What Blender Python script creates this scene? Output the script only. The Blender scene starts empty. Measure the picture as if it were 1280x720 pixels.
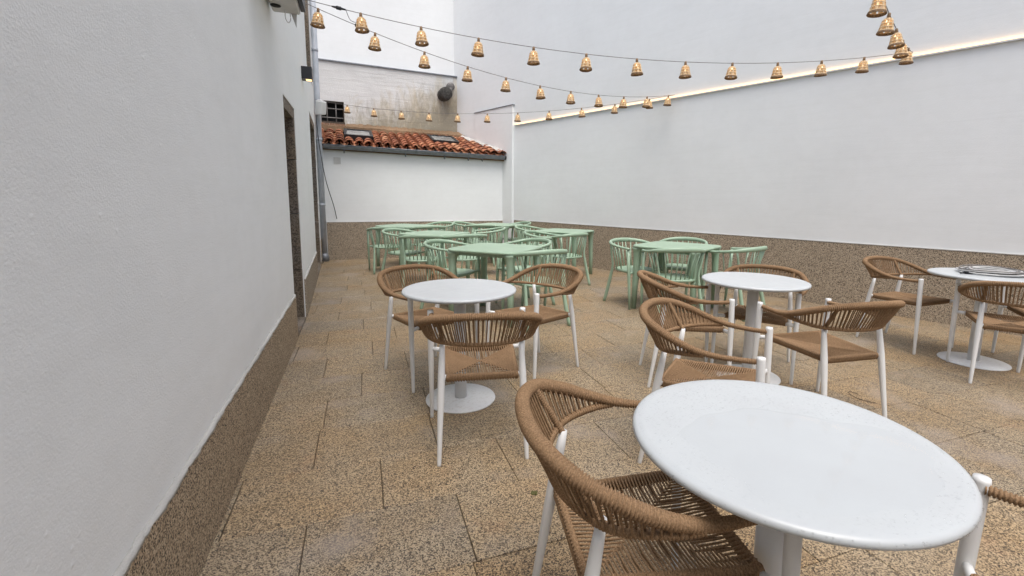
import bpy, bmesh, math, random
from mathutils import Vector, Matrix
random.seed(7)
PI = math.pi
R = math.radians
scene = bpy.context.scene
col = scene.collection

# ------------------------------------------------------------------ camera
cam_d = bpy.data.cameras.new('camera'); cam = bpy.data.objects.new('camera', cam_d); col.objects.link(cam)
X = Vector((0.99994089, 0.0014645, 0.01077361)); U = Vector((-0.01087269, 0.13468761, 0.99082846)); W = Vector((0, 0.99088703, -0.13469557))
cam.matrix_world = Matrix(((X.x, U.x, -W.x, 0), (X.y, U.y, -W.y, 0), (X.z, U.z, -W.z, 1.311), (0, 0, 0, 1)))
cam_d.sensor_width = 36; cam_d.lens = 575.65 / 1280 * 36
cam_d.shift_x = -17.68 / 1280; cam_d.shift_y = -35.1 / 1280
cam_d.clip_start = 0.05; cam_d.clip_end = 500
scene.camera = cam

# ------------------------------------------------------------------ light (overcast sky)
SUN_EL, SUN_AZ = R(68), R(168)
world = bpy.data.worlds.new('World'); scene.world = world; world.use_nodes = True
wn = world.node_tree.nodes; wl = world.node_tree.links
sky = wn.new('ShaderNodeTexSky'); sky.sky_type = 'NISHITA'; sky.sun_disc = False
sky.sun_elevation = SUN_EL; sky.sun_rotation = SUN_AZ; sky.air_density = 1.0; sky.dust_density = 5.0; sky.ozone_density = 1.0
hs = wn.new('ShaderNodeHueSaturation'); hs.inputs['Saturation'].default_value = 0.78
wl.new(sky.outputs[0], hs.inputs['Color']); wl.new(hs.outputs[0], wn['Background'].inputs[0])
wn['Background'].inputs[1].default_value = 0.15
sd = bpy.data.lights.new('sun', 'SUN'); sd.energy = 1.35; sd.angle = R(42); sd.color = (1, 0.992, 0.975)
sun = bpy.data.objects.new('sun', sd); col.objects.link(sun)
sv = Vector((math.sin(SUN_AZ) * math.cos(SUN_EL), math.cos(SUN_AZ) * math.cos(SUN_EL), math.sin(SUN_EL)))
sun.rotation_euler = sv.to_track_quat('Z', 'Y').to_euler()
scene.view_settings.view_transform = 'Standard'; scene.view_settings.look = 'None'
scene.view_settings.exposure = 0.55; scene.view_settings.gamma = 1

# ------------------------------------------------------------------ materials
def mat(name, base, rough=0.6, metal=0.0, spec=0.5):
    m = bpy.data.materials.new(name); m.use_nodes = True
    b = m.node_tree.nodes['Principled BSDF']
    b.inputs['Base Color'].default_value = (*base, 1); b.inputs['Roughness'].default_value = rough
    b.inputs['Metallic'].default_value = metal; b.inputs['Specular IOR Level'].default_value = spec
    return m
class NT:
    def __init__(s, m): s.m = m; s.n = m.node_tree.nodes; s.l = m.node_tree.links; s.b = s.n['Principled BSDF']
    def new(s, t, **k):
        n = s.n.new(t)
        for a, v in k.items():
            if a[0] == '_': n.inputs[a[1:].replace('_', ' ')].default_value = v
            else: setattr(n, a, v)
        return n
    def pos(s):
        return s.new('ShaderNodeNewGeometry').outputs['Position']
    def obj(s):
        return s.new('ShaderNodeTexCoord').outputs['Object']
    def noise(s, vec, scale, detail=4, rough=0.55, dist=0.0):
        n = s.new('ShaderNodeTexNoise', _Scale=scale, _Detail=detail, _Roughness=rough, _Distortion=dist); s.l.new(vec, n.inputs['Vector']); return n.outputs['Fac']
    def vor(s, vec, scale, out='Color', feature='F1'):
        n = s.new('ShaderNodeTexVoronoi', _Scale=scale); n.feature = feature; s.l.new(vec, n.inputs['Vector']); return n.outputs[out]
    def ramp(s, fac, stops, interp='LINEAR'):
        n = s.new('ShaderNodeValToRGB'); e = n.color_ramp.elements; n.color_ramp.interpolation = interp
        while len(e) < len(stops): e.new(0.5)
        for i, (p, c) in enumerate(stops):
            e[i].position = p; e[i].color = (*c, 1) if len(c) == 3 else c
        s.l.new(fac, n.inputs[0]); return n.outputs[0]
    def mix(s, fac, a, b, mode='MIX'):
        n = s.new('ShaderNodeMix', data_type='RGBA', blend_type=mode)
        for k, v in ((0, fac), (6, a), (7, b)):
            if hasattr(v, 'node'): s.l.new(v, n.inputs[k])
            else: n.inputs[k].default_value = (*v, 1) if isinstance(v, tuple) else v
        return n.outputs[2]
    def math(s, op, a, b=0.0):
        n = s.new('ShaderNodeMath', operation=op)
        for k, v in ((0, a), (1, b)):
            if hasattr(v, 'node'): s.l.new(v, n.inputs[k])
            else: n.inputs[k].default_value = v
        return n.outputs[0]
    def bump(s, h, strength, dist=0.01):
        n = s.new('ShaderNodeBump', _Strength=strength, _Distance=dist); s.l.new(h, n.inputs['Height']); s.l.new(n.outputs[0], s.b.inputs['Normal'])
    def base(s, c): s.l.new(c, s.b.inputs['Base Color'])
    def rough(s, c): s.l.new(c, s.b.inputs['Roughness'])

def granite(name, dark, mid, light, scale, patch=True, wet=0.5, tint=0.085):
    m = mat(name, mid, 0.6); t = NT(m); p = t.pos()
    # a little warp so that the grains are not round
    v = t.vor(p, scale); bw = t.new('ShaderNodeSeparateColor'); t.l.new(v, bw.inputs[0])
    f = t.math('ADD', t.math('MULTIPLY', bw.outputs[0], 0.72), t.math('MULTIPLY', t.noise(p, scale * 1.7, 3, 0.7), 0.28))
    c = t.ramp(f, [(0.22, dark), (0.34, tuple(x * 0.55 for x in mid)), (0.44, mid), (0.60, tuple((a + b) / 2 for a, b in zip(mid, light))), (0.74, light)])
    if patch:
        n1 = t.noise(p, 1.5, 5, 0.6, 0.5)
        c = t.mix(t.ramp(n1, [(0.42, (0, 0, 0)), (0.62, (1, 1, 1))]), c, t.mix(0.7, c, (1.0, 0.88, 0.70), 'MULTIPLY'))
        n2 = t.noise(p, 4.0, 4, 0.65)
        c = t.mix(t.ramp(n2, [(0.60, (0, 0, 0)), (0.78, (0.4, 0.4, 0.4))]), c, (0.33, 0.19, 0.105))
        n3 = t.noise(p, 2.3, 3, 0.5)
        c = t.mix(t.ramp(n3, [(0.56, (0, 0, 0)), (0.70, (0.5, 0.5, 0.5))]), c, (0.30, 0.26, 0.225))
    oi = t.new('ShaderNodeObjectInfo').outputs['Random']
    c = t.mix(0.9, c, t.ramp(oi, [(0.0, (1 - tint * 1.9, 1 - tint * 1.8, 1 - tint * 1.5)), (0.3, (0.95, 0.94, 0.93)), (0.6, (1, 0.95, 0.87)), (0.8, (1, 1, 1)), (1.0, (0.96, 0.85, 0.70))]), 'MULTIPLY')
    t.base(c)
    w = t.noise(p, 0.9, 4, 0.6)
    t.rough(t.ramp(w, [(0.35, (wet, wet, wet)), (0.65, (0.75, 0.75, 0.75))]))
    t.bump(f, 0.35, 0.003)
    return m
M = {}
M['slab'] = granite('speckled granite slab', (0.036, 0.027, 0.019), (0.205, 0.157, 0.102), (0.43, 0.35, 0.24), 240, wet=0.38)
M['plinth'] = granite('brown granite cladding', (0.025, 0.017, 0.011), (0.29, 0.225, 0.158), (0.52, 0.44, 0.335), 210, patch=False, wet=0.55)
M['jamb'] = granite('grey granite jamb', (0.085, 0.073, 0.06), (0.15, 0.13, 0.108), (0.21, 0.185, 0.155), 90, patch=True, wet=0.8)
m = mat('grout', (0.075, 0.055, 0.038), 0.9); t = NT(m); t.bump(t.noise(t.pos(), 200), 0.5, 0.003); M['grout'] = m

def plaster(name, base, fine, strength, stain=None, dirt=0.06, strokes=2.0):
    m = mat(name, base, 0.85, spec=0.2); t = NT(m); p = t.pos()
    big = t.noise(p, 0.7, 4, 0.6, 0.4)
    c = t.ramp(big, [(0.3, tuple(x * (1 - dirt) for x in base)), (0.7, base)])
    mid = t.noise(p, 9, 4, 0.6)
    c = t.mix(0.5, c, t.ramp(mid, [(0.3, (0.96, 0.96, 0.955)), (0.6, (1, 1, 1))]), 'MULTIPLY')
    mp0 = t.new('ShaderNodeMapping'); mp0.inputs['Scale'].default_value = (0.5, 0.5, 6.0); t.l.new(p, mp0.inputs[0])
    st = t.noise(mp0.outputs[0], 2.2, 5, 0.62, 0.7)                                     # faint roller and trowel strokes
    c = t.mix(0.35, c, t.ramp(st, [(0.36, (0.955, 0.955, 0.95)), (0.52, (1, 1, 1))]), 'MULTIPLY')
    if stain:
        mp = t.new('ShaderNodeMapping'); mp.inputs['Scale'].default_value = (1.6, 1.6, 0.55); t.l.new(p, mp.inputs[0])
        sx = t.new('ShaderNodeSeparateXYZ'); t.l.new(p, sx.inputs[0])
        low = t.math('MULTIPLY', t.math('SUBTRACT', 4.15, sx.outputs[2]), 0.30)          # rising damp from the roof
        rgt = t.math('MULTIPLY', t.math('ADD', sx.outputs[0], 4.3), 0.13)
        wt = t.math('SUBTRACT', t.math('ADD', low, rgt), 0.25)
        s1 = t.math('ADD', t.noise(mp.outputs[0], 2.2, 9, 0.75, 0.6), wt)
        c = t.mix(t.ramp(s1, [(0.50, (0, 0, 0)), (0.80, (0.8, 0.8, 0.8))]), c, (0.46, 0.38, 0.23))
        s2 = t.math('ADD', t.noise(mp.outputs[0], 5.5, 9, 0.78, 0.6), wt)
        c = t.mix(t.ramp(s2, [(0.54, (0, 0, 0)), (0.80, (0.85, 0.85, 0.85))]), c, (0.27, 0.25, 0.20))
        s3 = t.noise(p, 14, 5, 0.7)
        c = t.mix(t.ramp(s3, [(0.62, (0, 0, 0)), (0.72, (0.5, 0.5, 0.5))]), c, (0.55, 0.53, 0.49))
    t.base(c)
    v = t.vor(p, fine * 0.22, 'Distance'); knob = t.ramp(v, [(0.0, (1, 1, 1)), (0.16, (0, 0, 0))])
    gate = t.ramp(t.noise(p, fine * 0.05, 3, 0.6), [(0.50, (0, 0, 0)), (0.62, (1, 1, 1))])
    h = t.math('ADD', t.math('MULTIPLY', t.noise(p, fine * 1.6, 4, 0.65), 1.1), t.math('MULTIPLY', t.noise(p, fine * 0.06, 3, 0.5), 2.5))
    h = t.math('ADD', h, t.math('MULTIPLY', t.math('MULTIPLY', knob, gate), 0.9))
    h = t.math('ADD', h, t.math('MULTIPLY', st, strokes))
    t.bump(h, strength, 0.006)
    return m
M['plaster'] = plaster('white plaster', (0.82, 0.84, 0.84), 90, 0.30, strokes=0.4)
M['plaster_smooth'] = plaster('smooth white wall paint', (0.81, 0.83, 0.835), 45, 0.16, strokes=1.2)
M['plaster_old'] = plaster('stained old plaster', (0.70, 0.705, 0.70), 30, 0.9, stain=True, dirt=0.22)
M['mortar'] = plaster('brown exposed mortar', (0.25, 0.165, 0.10), 60, 1.0, dirt=0.5)
M['ragged'] = plaster('white mortar edge', (0.62, 0.61, 0.58), 120, 1.0, dirt=0.35)

def rope_mat(name, k=1.0):
    m = mat(name, (0.30, 0.18, 0.10), 0.75, spec=0.25); t = NT(m); p = t.obj()
    n = t.noise(p, 260, 3, 0.7)
    t.base(t.ramp(n, [(0.3, (0.135 * k, 0.080 * k, 0.040 * k)), (0.7, (0.345 * k, 0.222 * k, 0.126 * k))]))
    t.bump(n, 0.5, 0.001); return m
M['rope'] = rope_mat('brown woven rope')
m = mat('white powder coated metal', (0.69, 0.70, 0.70), 0.38); t = NT(m); t.bump(t.noise(t.obj(), 500, 2), 0.05, 0.001); M['white_metal'] = m
m = mat('white tabletop', (0.64, 0.655, 0.68), 0.28); t = NT(m); n = t.noise(t.pos(), 22, 5, 0.6)
t.rough(t.ramp(n, [(0.4, (0.30,) * 3), (0.6, (0.36,) * 3)])); t.bump(t.noise(t.pos(), 140, 3, 0.6), 0.08, 0.002)
t.base(t.ramp(t.noise(t.pos(), 6, 4), [(0.3, (0.455, 0.48, 0.495)), (0.65, (0.475, 0.505, 0.52))])); M['top'] = m
m = mat('white metal disc base', (0.68, 0.69, 0.70), 0.4); t = NT(m); n = t.noise(t.pos(), 60, 5, 0.7)
t.base(t.ramp(n, [(0.34, (0.56, 0.56, 0.55)), (0.5, (0.66, 0.675, 0.685))])); M['disc'] = m
m = mat('green moulded plastic', (0.33, 0.46, 0.34), 0.42); t = NT(m); n = t.noise(t.pos(), 5, 4, 0.6)
t.base(t.ramp(n, [(0.3, (0.265, 0.375, 0.27)), (0.7, (0.315, 0.43, 0.32))])); t.bump(t.noise(t.pos(), 300, 2), 0.08, 0.001); M['green'] = m
m = mat('terracotta tile', (0.38, 0.14, 0.075), 0.85, spec=0.2); t = NT(m); oi = t.new('ShaderNodeObjectInfo').outputs['Random']; p = t.pos()
c = t.ramp(oi, [(0, (0.22, 0.09, 0.055)), (0.35, (0.35, 0.13, 0.07)), (0.65, (0.44, 0.18, 0.095)), (1, (0.54, 0.29, 0.17))])
c = t.mix(t.ramp(t.noise(p, 11, 6, 0.7), [(0.50, (0, 0, 0)), (0.70, (0.7,) * 3)]), c, (0.12, 0.08, 0.06))
c = t.mix(t.ramp(t.noise(p, 25, 4, 0.7), [(0.6, (0, 0, 0)), (0.75, (0.5,) * 3)]), c, (0.50, 0.33, 0.22)); t.base(c); t.bump(t.noise(p, 60), 0.6, 0.004); M['tile'] = m
m = mat('grey zinc', (0.20, 0.215, 0.24), 0.45, 0.4); t = NT(m); t.base(t.ramp(t.noise(t.pos(), 12, 5), [(0.3, (0.15, 0.165, 0.185)), (0.7, (0.25, 0.265, 0.29))])); M['zinc'] = m
m = mat('pale grey pipe', (0.40, 0.43, 0.48), 0.5); t = NT(m); t.base(t.ramp(t.noise(t.pos(), 6, 5), [(0.3, (0.34, 0.37, 0.41)), (0.7, (0.45, 0.48, 0.53))])); M['pipe'] = m
m = mat('black plastic', (0.012, 0.013, 0.016), 0.45); t = NT(m); t.bump(t.noise(t.obj(), 300), 0.1, 0.001); M['black'] = m
m = mat('dark interior', (0.01, 0.01, 0.01), 0.9); t = NT(m); t.base(t.ramp(t.noise(t.obj(), 5), [(0, (0.006,) * 3), (1, (0.02,) * 3)])); M['void'] = m
m = mat('dark wood door', (0.06, 0.045, 0.032), 0.6); t = NT(m); mp = t.new('ShaderNodeMapping'); mp.inputs['Scale'].default_value = (20, 20, 1.5); t.l.new(t.pos(), mp.inputs[0])
t.base(t.ramp(t.noise(mp.outputs[0], 2, 5), [(0.3, (0.035, 0.026, 0.018)), (0.7, (0.09, 0.065, 0.045))])); M['wood'] = m
m = mat('rusty grey iron', (0.10, 0.09, 0.085), 0.7, 0.3); t = NT(m); t.base(t.ramp(t.noise(t.pos(), 30), [(0.3, (0.16, 0.155, 0.15)), (0.7, (0.25, 0.235, 0.225))])); M['iron'] = m
m = mat('pitted dark flue', (0.06, 0.06, 0.055), 0.9); t = NT(m); t.base(t.ramp(t.noise(t.pos(), 25, 6, 0.75), [(0.38, (0.012, 0.012, 0.012)), (0.72, (0.10, 0.095, 0.085))])); t.bump(t.noise(t.pos(), 40), 1.0, 0.01); M['flue'] = m
m = mat('light grey casing', (0.55, 0.55, 0.54), 0.5); t = NT(m); t.base(t.ramp(t.noise(t.pos(), 9), [(0.3, (0.50, 0.50, 0.49)), (0.7, (0.58, 0.58, 0.57))])); M['casing'] = m
m = mat('clay brick', (0.3, 0.15, 0.09), 0.9); t = NT(m); oi = t.new('ShaderNodeObjectInfo').outputs['Random']
t.base(t.mix(0.4, t.ramp(oi, [(0, (0.20, 0.11, 0.07)), (1, (0.36, 0.20, 0.12))]), t.ramp(t.noise(t.pos(), 40), [(0.3, (0.1, 0.07, 0.05)), (0.7, (0.35, 0.23, 0.15))]))); M['brick'] = m
m = mat('skylight pane', (0.42, 0.43, 0.43), 0.25); t = NT(m); t.base(t.ramp(t.noise(t.pos(), 5, 5), [(0.3, (0.13, 0.13, 0.13)), (0.65, (0.30, 0.31, 0.31))])); M['skyglass'] = m
def emis(name, color, s):
    m = mat(name, color, 0.5); b = m.node_tree.nodes['Principled BSDF']; b.inputs['Emission Color'].default_value = (*color, 1); b.inputs['Emission Strength'].default_value = s; return m
M['led'] = emis('warm led tube', (1.0, 0.62, 0.28), 1.7)
M['glow'] = emis('warm lamp lens', (1.0, 0.68, 0.30), 1.4)
M['bulb'] = emis('warm bulb', (1.0, 0.70, 0.40), 2.4)
m = mat('rattan strand', (0.5, 0.29, 0.12), 0.6); t = NT(m); t.base(t.ramp(t.noise(t.obj(), 120, 3), [(0.3, (0.58, 0.41, 0.23)), (0.7, (0.86, 0.70, 0.46))])); M['rattan'] = m
m = mat('rattan rim', (0.12, 0.065, 0.03), 0.7); t = NT(m); t.base(t.ramp(t.noise(t.obj(), 120, 3), [(0.3, (0.13, 0.08, 0.045)), (0.7, (0.30, 0.19, 0.10))])); M['rim'] = m
# thin woven shell that lets the bulb shine through
m = mat('rattan shell', (0.55, 0.37, 0.20), 0.9, spec=0.1); t = NT(m); out = [n for n in t.n if n.type == 'OUTPUT_MATERIAL'][0]
tr = t.new('ShaderNodeBsdfTranslucent'); tr.inputs[0].default_value = (0.82, 0.60, 0.35, 1); mx = t.new('ShaderNodeMixShader'); mx.inputs[0].default_value = 0.5
t.l.new(t.b.outputs[0], mx.inputs[1]); t.l.new(tr.outputs[0], mx.inputs[2]); t.l.new(mx.outputs[0], out.inputs[0]); M['shell'] = m
# rain water: clear and glossy
def water(name, gl, ior=1.33):
    m = bpy.data.materials.new(name); m.use_nodes = True; t = NT.__new__(NT); t.m = m; t.n = m.node_tree.nodes; t.l = m.node_tree.links
    out = t.n['Material Output']; t.n.remove(t.n['Principled BSDF'])
    a = t.n.new('ShaderNodeBsdfTransparent'); g = t.n.new('ShaderNodeBsdfGlossy'); g.inputs['Roughness'].default_value = gl
    f = t.n.new('ShaderNodeFresnel'); f.inputs[0].default_value = ior; mx = t.n.new('ShaderNodeMixShader')
    a.inputs[0].default_value = (0.997, 0.998, 1.0, 1)
    t.l.new(f.outputs[0], mx.inputs[0]); t.l.new(a.outputs[0], mx.inputs[1]); t.l.new(g.outputs[0], mx.inputs[2]); t.l.new(mx.outputs[0], out.inputs[0]); return m
M['water'] = water('rain water film', 0.05, 1.17)
M['drop'] = water('rain drop', 0.12, 1.22)
m = mat('clear plastic sheet', (0.45, 0.46, 0.47), 0.15); t = NT(m); t.base(t.ramp(t.noise(t.obj(), 25, 4), [(0.35, (0.16, 0.165, 0.17)), (0.65, (0.62, 0.64, 0.66))])); M['film'] = m
m = mat('moss', (0.10, 0.10, 0.03), 0.9); t = NT(m); t.bump(t.noise(t.obj(), 100), 1, 0.01); M['moss'] = m

# ------------------------------------------------------------------ mesh helpers
class MB:
    def __init__(s): s.v = []; s.f = []; s.sm = []
    def add(s, vs, fs, smooth=False):
        o = len(s.v); s.v += [tuple(v) for v in vs]; s.f += [tuple(i + o for i in f) for f in fs]; s.sm += [smooth] * len(fs); return s
    def box(s, a, b, Mx=None, bevel=0):
        x0, y0, z0 = a; x1, y1, z1 = b
        vs = [(x0, y0, z0), (x1, y0, z0), (x1, y1, z0), (x0, y1, z0), (x0, y0, z1), (x1, y0, z1), (x1, y1, z1), (x0, y1, z1)]
        if Mx: vs = [Mx @ Vector(v) for v in vs]
        return s.add(vs, [(0, 3, 2, 1), (4, 5, 6, 7), (0, 1, 5, 4), (1, 2, 6, 5), (2, 3, 7, 6), (3, 0, 4, 7)])
    def prism(s, poly, z0, z1):
        n = len(poly); vs = [(x, y, z0) for x, y in poly] + [(x, y, z1) for x, y in poly]
        return s.add(vs, [tuple(range(n - 1, -1, -1)), tuple(range(n, 2 * n))] + [(i, (i + 1) % n, n + (i + 1) % n, n + i) for i in range(n)])
    def tube(s, pts, rad, sides=8, caps=True, closed=False, up=(0, 0, 1), ry=None, smooth=True):
        pts = [Vector(p) for p in pts]; n = len(pts); rs = rad if isinstance(rad, (list, tuple)) else [rad] * n
        rys = ry if isinstance(ry, (list, tuple)) else ([ry] * n if ry else rs)
        up = Vector(up); vs = []
        for i, p in enumerate(pts):
            a = pts[(i - 1) % n] if (closed or i > 0) else p; b = pts[(i + 1) % n] if (closed or i < n - 1) else p
            d = (b - a).normalized(); sx = d.cross(up)
            if sx.length < 1e-3: sx = d.cross(Vector((1, 0, 0)))
            sx.normalize(); sy = sx.cross(d).normalized()
            for k in range(sides):
                t = 2 * PI * k / sides; vs.append(p + sx * (rs[i] * math.cos(t)) + sy * (rys[i] * math.sin(t)))
        fs = []
        m = n if closed else n - 1
        for i in range(m):
            for k in range(sides):
                a = i * sides + k; b = i * sides + (k + 1) % sides; c = ((i + 1) % n) * sides + (k + 1) % sides; d = ((i + 1) % n) * sides + k
                fs.append((a, b, c, d))
        if caps and not closed: fs += [tuple(range(sides - 1, -1, -1)), tuple(range((n - 1) * sides, n * sides))]
        return s.add(vs, fs, smooth)
    def lathe(s, prof, c=(0, 0, 0), seg=32, smooth=True, flute=None):
        vs = []; n = len(prof)
        for r, z in prof:
            for k in range(seg):
                t = 2 * PI * k / seg; vs.append((c[0] + r * math.cos(t), c[1] + r * math.sin(t), c[2] + z))
        fs = [(i * seg + k, i * seg + (k + 1) % seg, (i + 1) * seg + (k + 1) % seg, (i + 1) * seg + k) for i in range(n - 1) for k in range(seg)]
        if prof[0][0] > 1e-6: fs.append(tuple(range(seg - 1, -1, -1)))
        if prof[-1][0] > 1e-6: fs.append(tuple(range((n - 1) * seg, n * seg)))
        return s.add(vs, fs, smooth)
    def mesh(s, name, m):
        me = bpy.data.meshes.new(name); me.from_pydata(s.v, [], s.f); me.polygons.foreach_set('use_smooth', s.sm); me.materials.append(m); me.update()
        return me
    def build(s, name, m, parent=None, recalc=False):
        me = s.mesh(name, m)
        if recalc:
            bm = bmesh.new(); bm.from_mesh(me); bmesh.ops.recalc_face_normals(bm, faces=bm.faces); bm.to_mesh(me); bm.free()
        return link(name, me, parent)
def link(name, me, parent=None):
    o = bpy.data.objects.new(name, me); col.objects.link(o)
    if parent: o.parent = parent
    return o
def tag(o, label=None, cat=None, group=None, kind=None):
    if label: o['label'] = label
    if cat: o['category'] = cat
    if group: o['group'] = group
    if kind: o['kind'] = kind
    return o
def thing(name, label, cat, loc=(0, 0, 0), rz=0, group=None):
    o = bpy.data.objects.new(name, None); o.empty_display_size = 0.1; col.objects.link(o); o.location = loc; o.rotation_euler = (0, 0, rz)
    return tag(o, label, cat, group)
def copy_tree(o, parent=None):
    c = o.copy(); col.objects.link(c)
    if parent: c.parent = parent
    for ch in [x for x in o.children]: copy_tree(ch, c)
    return c
def smooth_path(pts, n):
    """Catmull-Rom through pts, n samples evenly spaced"""
    P = [Vector(p) for p in pts]; P = [P[0] * 2 - P[1]] + P + [P[-1] * 2 - P[-2]]; out = []
    for i in range(1, len(P) - 2):
        for k in range(24):
            t = k / 24; a, b, c, d = P[i - 1:i + 3]
            out.append(0.5 * ((2 * b) + (c - a) * t + (2 * a - 5 * b + 4 * c - d) * t * t + (3 * b - a - 3 * c + d) * t ** 3))
    out.append(P[-2])
    L = [0]
    for a, b in zip(out, out[1:]): L.append(L[-1] + (b - a).length)
    res = []; j = 0
    for i in range(n):
        s = L[-1] * i / (n - 1)
        while j < len(L) - 2 and L[j + 1] < s: j += 1
        t = (s - L[j]) / max(1e-9, L[j + 1] - L[j]); res.append(out[j].lerp(out[j + 1], t))
    return res, L[-1]
def ribbed(mb, pts, rad, pitch, depth=0.0016, sides=10, closed=False):
    """tube wound with rope: radius pulsates along the path"""
    path, L = smooth_path(pts, 60); N = int(L / pitch * 4); path, L = smooth_path(pts, N)
    rf = rad if callable(rad) else (lambda t: rad)
    rs = [rf(i / (N - 1)) - depth * (0, 0.6, 2.0, 0.6)[i % 4] * min(1, rf(i / (N - 1)) / 0.02) for i in range(N)]
    mb.tube(path, rs, sides)
    return path

# ------------------------------------------------------------------ measured geometry of the courtyard
def lw_x(y): return -0.9775 - 0.3627 * (y - 1) if y < 4.82 else -2.363 - 0.4005 * (y - 4.82)
RWD = Vector((-0.6587, 0.7524, 0)); RWN = Vector((-0.7524, -0.6587, 0))      # along the right wall (away) and its normal into the yard
def rw(y): return Vector((7.956 - 0.87544 * (y - 1), y, 0))
BL, BR = Vector((-4.15, 9.25, 0)), Vector((-0.52, 10.67, 0))
BD = (BR - BL).normalized(); BN = Vector((BD.y, -BD.x, 0))                   # along the back wall, normal towards the camera
SL, SR = Vector((-4.634, 10.745, 0)), Vector((-1.80, 12.147, 0))
SD = (SR - SL).normalized(); SN = Vector((SD.y, -SD.x, 0))

# ------------------------------------------------------------------ floor
fl = MB().box((-9, -6, -0.2), (12, 16, -0.012)).build('floor', M['grout']); tag(fl, 'wet speckled granite paving of the courtyard', kind='structure')
ang = R(19.5); ud = Vector((math.cos(ang), math.sin(ang), 0)); wd = Vector((-math.sin(ang), math.cos(ang), 0))
SLW, SLD = 0.602, 0.404
def slab_mesh(name, w, d, seed):
    r = random.Random(seed); g = 0.0017; b = 0.0024
    x0, x1, y0, y1 = -w / 2 + g, w / 2 - g, -d / 2 + g, d / 2 - g
    vs = [(x0, y0, -0.03), (x1, y0, -0.03), (x1, y1, -0.03), (x0, y1, -0.03), (x0, y0, -b), (x1, y0, -b), (x1, y1, -b), (x0, y1, -b),
          (x0 + b, y0 + b, 0), (x1 - b, y0 + b, 0), (x1 - b, y1 - b, 0), (x0 + b, y1 - b, 0)]
    fs = [(0, 1, 5, 4), (1, 2, 6, 5), (2, 3, 7, 6), (3, 0, 4, 7), (4, 5, 9, 8), (5, 6, 10, 9), (6, 7, 11, 10), (7, 4, 8, 11), (8, 9, 10, 11)]
    return MB().add(vs, fs).mesh(name, M['slab'])
slabm = [slab_mesh('paving_slab', SLW, SLD, i) for i in range(3)]
def inside(p):
    m = 0.5
    if p.y > 10.9 or p.y < -1.6: return False
    if p.x < lw_x(p.y) - m: return False
    if (p - rw(1)).dot(RWN) < -m: return False
    if (p - BL).dot(BN) < -m: return False
    return True
cells = []
for j in range(-12, 40):
    w0 = 1.48 + SLD * (j + 0.5); off = (0.347, 0.040, -0.27)[j % 3] if -1 <= j <= 3 else 0.3 * (j % 2) + random.uniform(-0.06, 0.06)
    for i in range(-22, 26):
        p = ud * (off + SLW * (i + 0.5)) + wd * w0
        if inside(p): cells.append((p.length + (4 if p.y < 1.0 else 0), p))
cells.sort(key=lambda c: c[0])
rest = MB()
for k, (d, p) in enumerate(cells):
    dz = random.uniform(-0.0012, 0.0012)
    if k < 290:
        o = link('paving_slab', slabm[k % 3], fl); o.location = (p.x, p.y, dz); o.rotation_euler = (random.uniform(-.0015, .0015), random.uniform(-.0015, .0015), ang + (PI if k % 2 else 0))
    else:
        me = slabm[0]; Mx = Matrix.Translation((p.x, p.y, dz)) @ Matrix.Rotation(ang, 4, 'Z')
        rest.add([Mx @ v.co for v in me.vertices], [tuple(q.vertices) for q in me.polygons])
if rest.v: tag(rest.build('far_paving_slabs', M['slab'], fl), kind='stuff')
gr = MB().box((-150, -150, -0.5), (150, 150, -0.22)).build('ground', M['grout']); tag(gr, 'plain ground beyond the courtyard', kind='structure')

# ------------------------------------------------------------------ left building
lb = thing('left_building', 'long white rendered house wall with granite doorways along the left side', 'building', (0, 0, 0))
TH = 0.42
def lseg(y0, y1, z0, z1, mb, out=0.0, th=TH):
    n = Vector((0.94, 0.341, 0))
    a = Vector((lw_x(y0), y0, 0)) + n * out; b = Vector((lw_x(y1), y1, 0)) + n * out; c = b - n * (th + out); d = a - n * (th + out)
    mb.prism([(a.x, a.y), (b.x, b.y), (c.x, c.y), (d.x, d.y)], z0, z1)
HL = 5.2
mb = MB()
lseg(-4, 4.10, 0, HL, mb); lseg(4.10, 4.82, 2.17, HL, mb); lseg(4.82, 7.35, 0, HL, mb)
lseg(7.35, 8.85, 2.60, 3.28, mb); lseg(8.85, 9.27, 0, HL, mb)
mb.build('plaster_wall', M['plaster'], lb)
# granite plinth with the ragged mortar line along its top
mb = MB(); lseg(-4, 4.095, 0, 0.405, mb, 0.014); mb.build('plinth', M['plinth'], lb)
mb = MB(); lseg(4.86, 7.31, 0, 0.41, mb, 0.014); mb.build('plinth', M['plinth'], lb)
mb = MB(); lseg(8.90, 9.2, 0, 0.44, mb, 0.014); mb.build('plinth', M['plinth'], lb)
def ragged(y0, y1, z, step=0.02, seed=1):
    r = random.Random(seed); mb = MB(); pts = []; n = int((y1 - y0) / step); prev = 0; vs = []
    for i in range(n + 1):
        y = y0 + (y1 - y0) * i / n; prev = prev * 0.7 + r.uniform(-1, 1) * 0.3
        o = 0.014 + 0.006 * prev + 0.003 * r.random(); h = 0.003 + 0.007 * (prev * 0.5 + 0.5) + (0.008 if r.random() < .06 else 0); lo = -0.004 - 0.012 * max(0, prev)
        c = Vector((lw_x(y), y, 0)); nrm = Vector((0.94, 0.341, 0))
        for (a, b) in ((-0.004, lo), (o, lo), (o * 0.9, h * 0.6), (-0.004, h + 0.006)): vs.append((*(c + nrm * a).xy, z + b))
    fs = [(i * 4 + k, i * 4 + (k + 1) % 4, (i + 1) * 4 + (k + 1) % 4, (i + 1) * 4 + k) for i in range(n) for k in range(4)]
    return mb.add(vs, fs, True)
ragged(-2, 4.09, 0.405).build('mortar_edge', M['ragged'], lb, True)
ragged(4.87, 7.30, 0.41, seed=3).build('mortar_edge', M['ragged'], lb, True)
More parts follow.
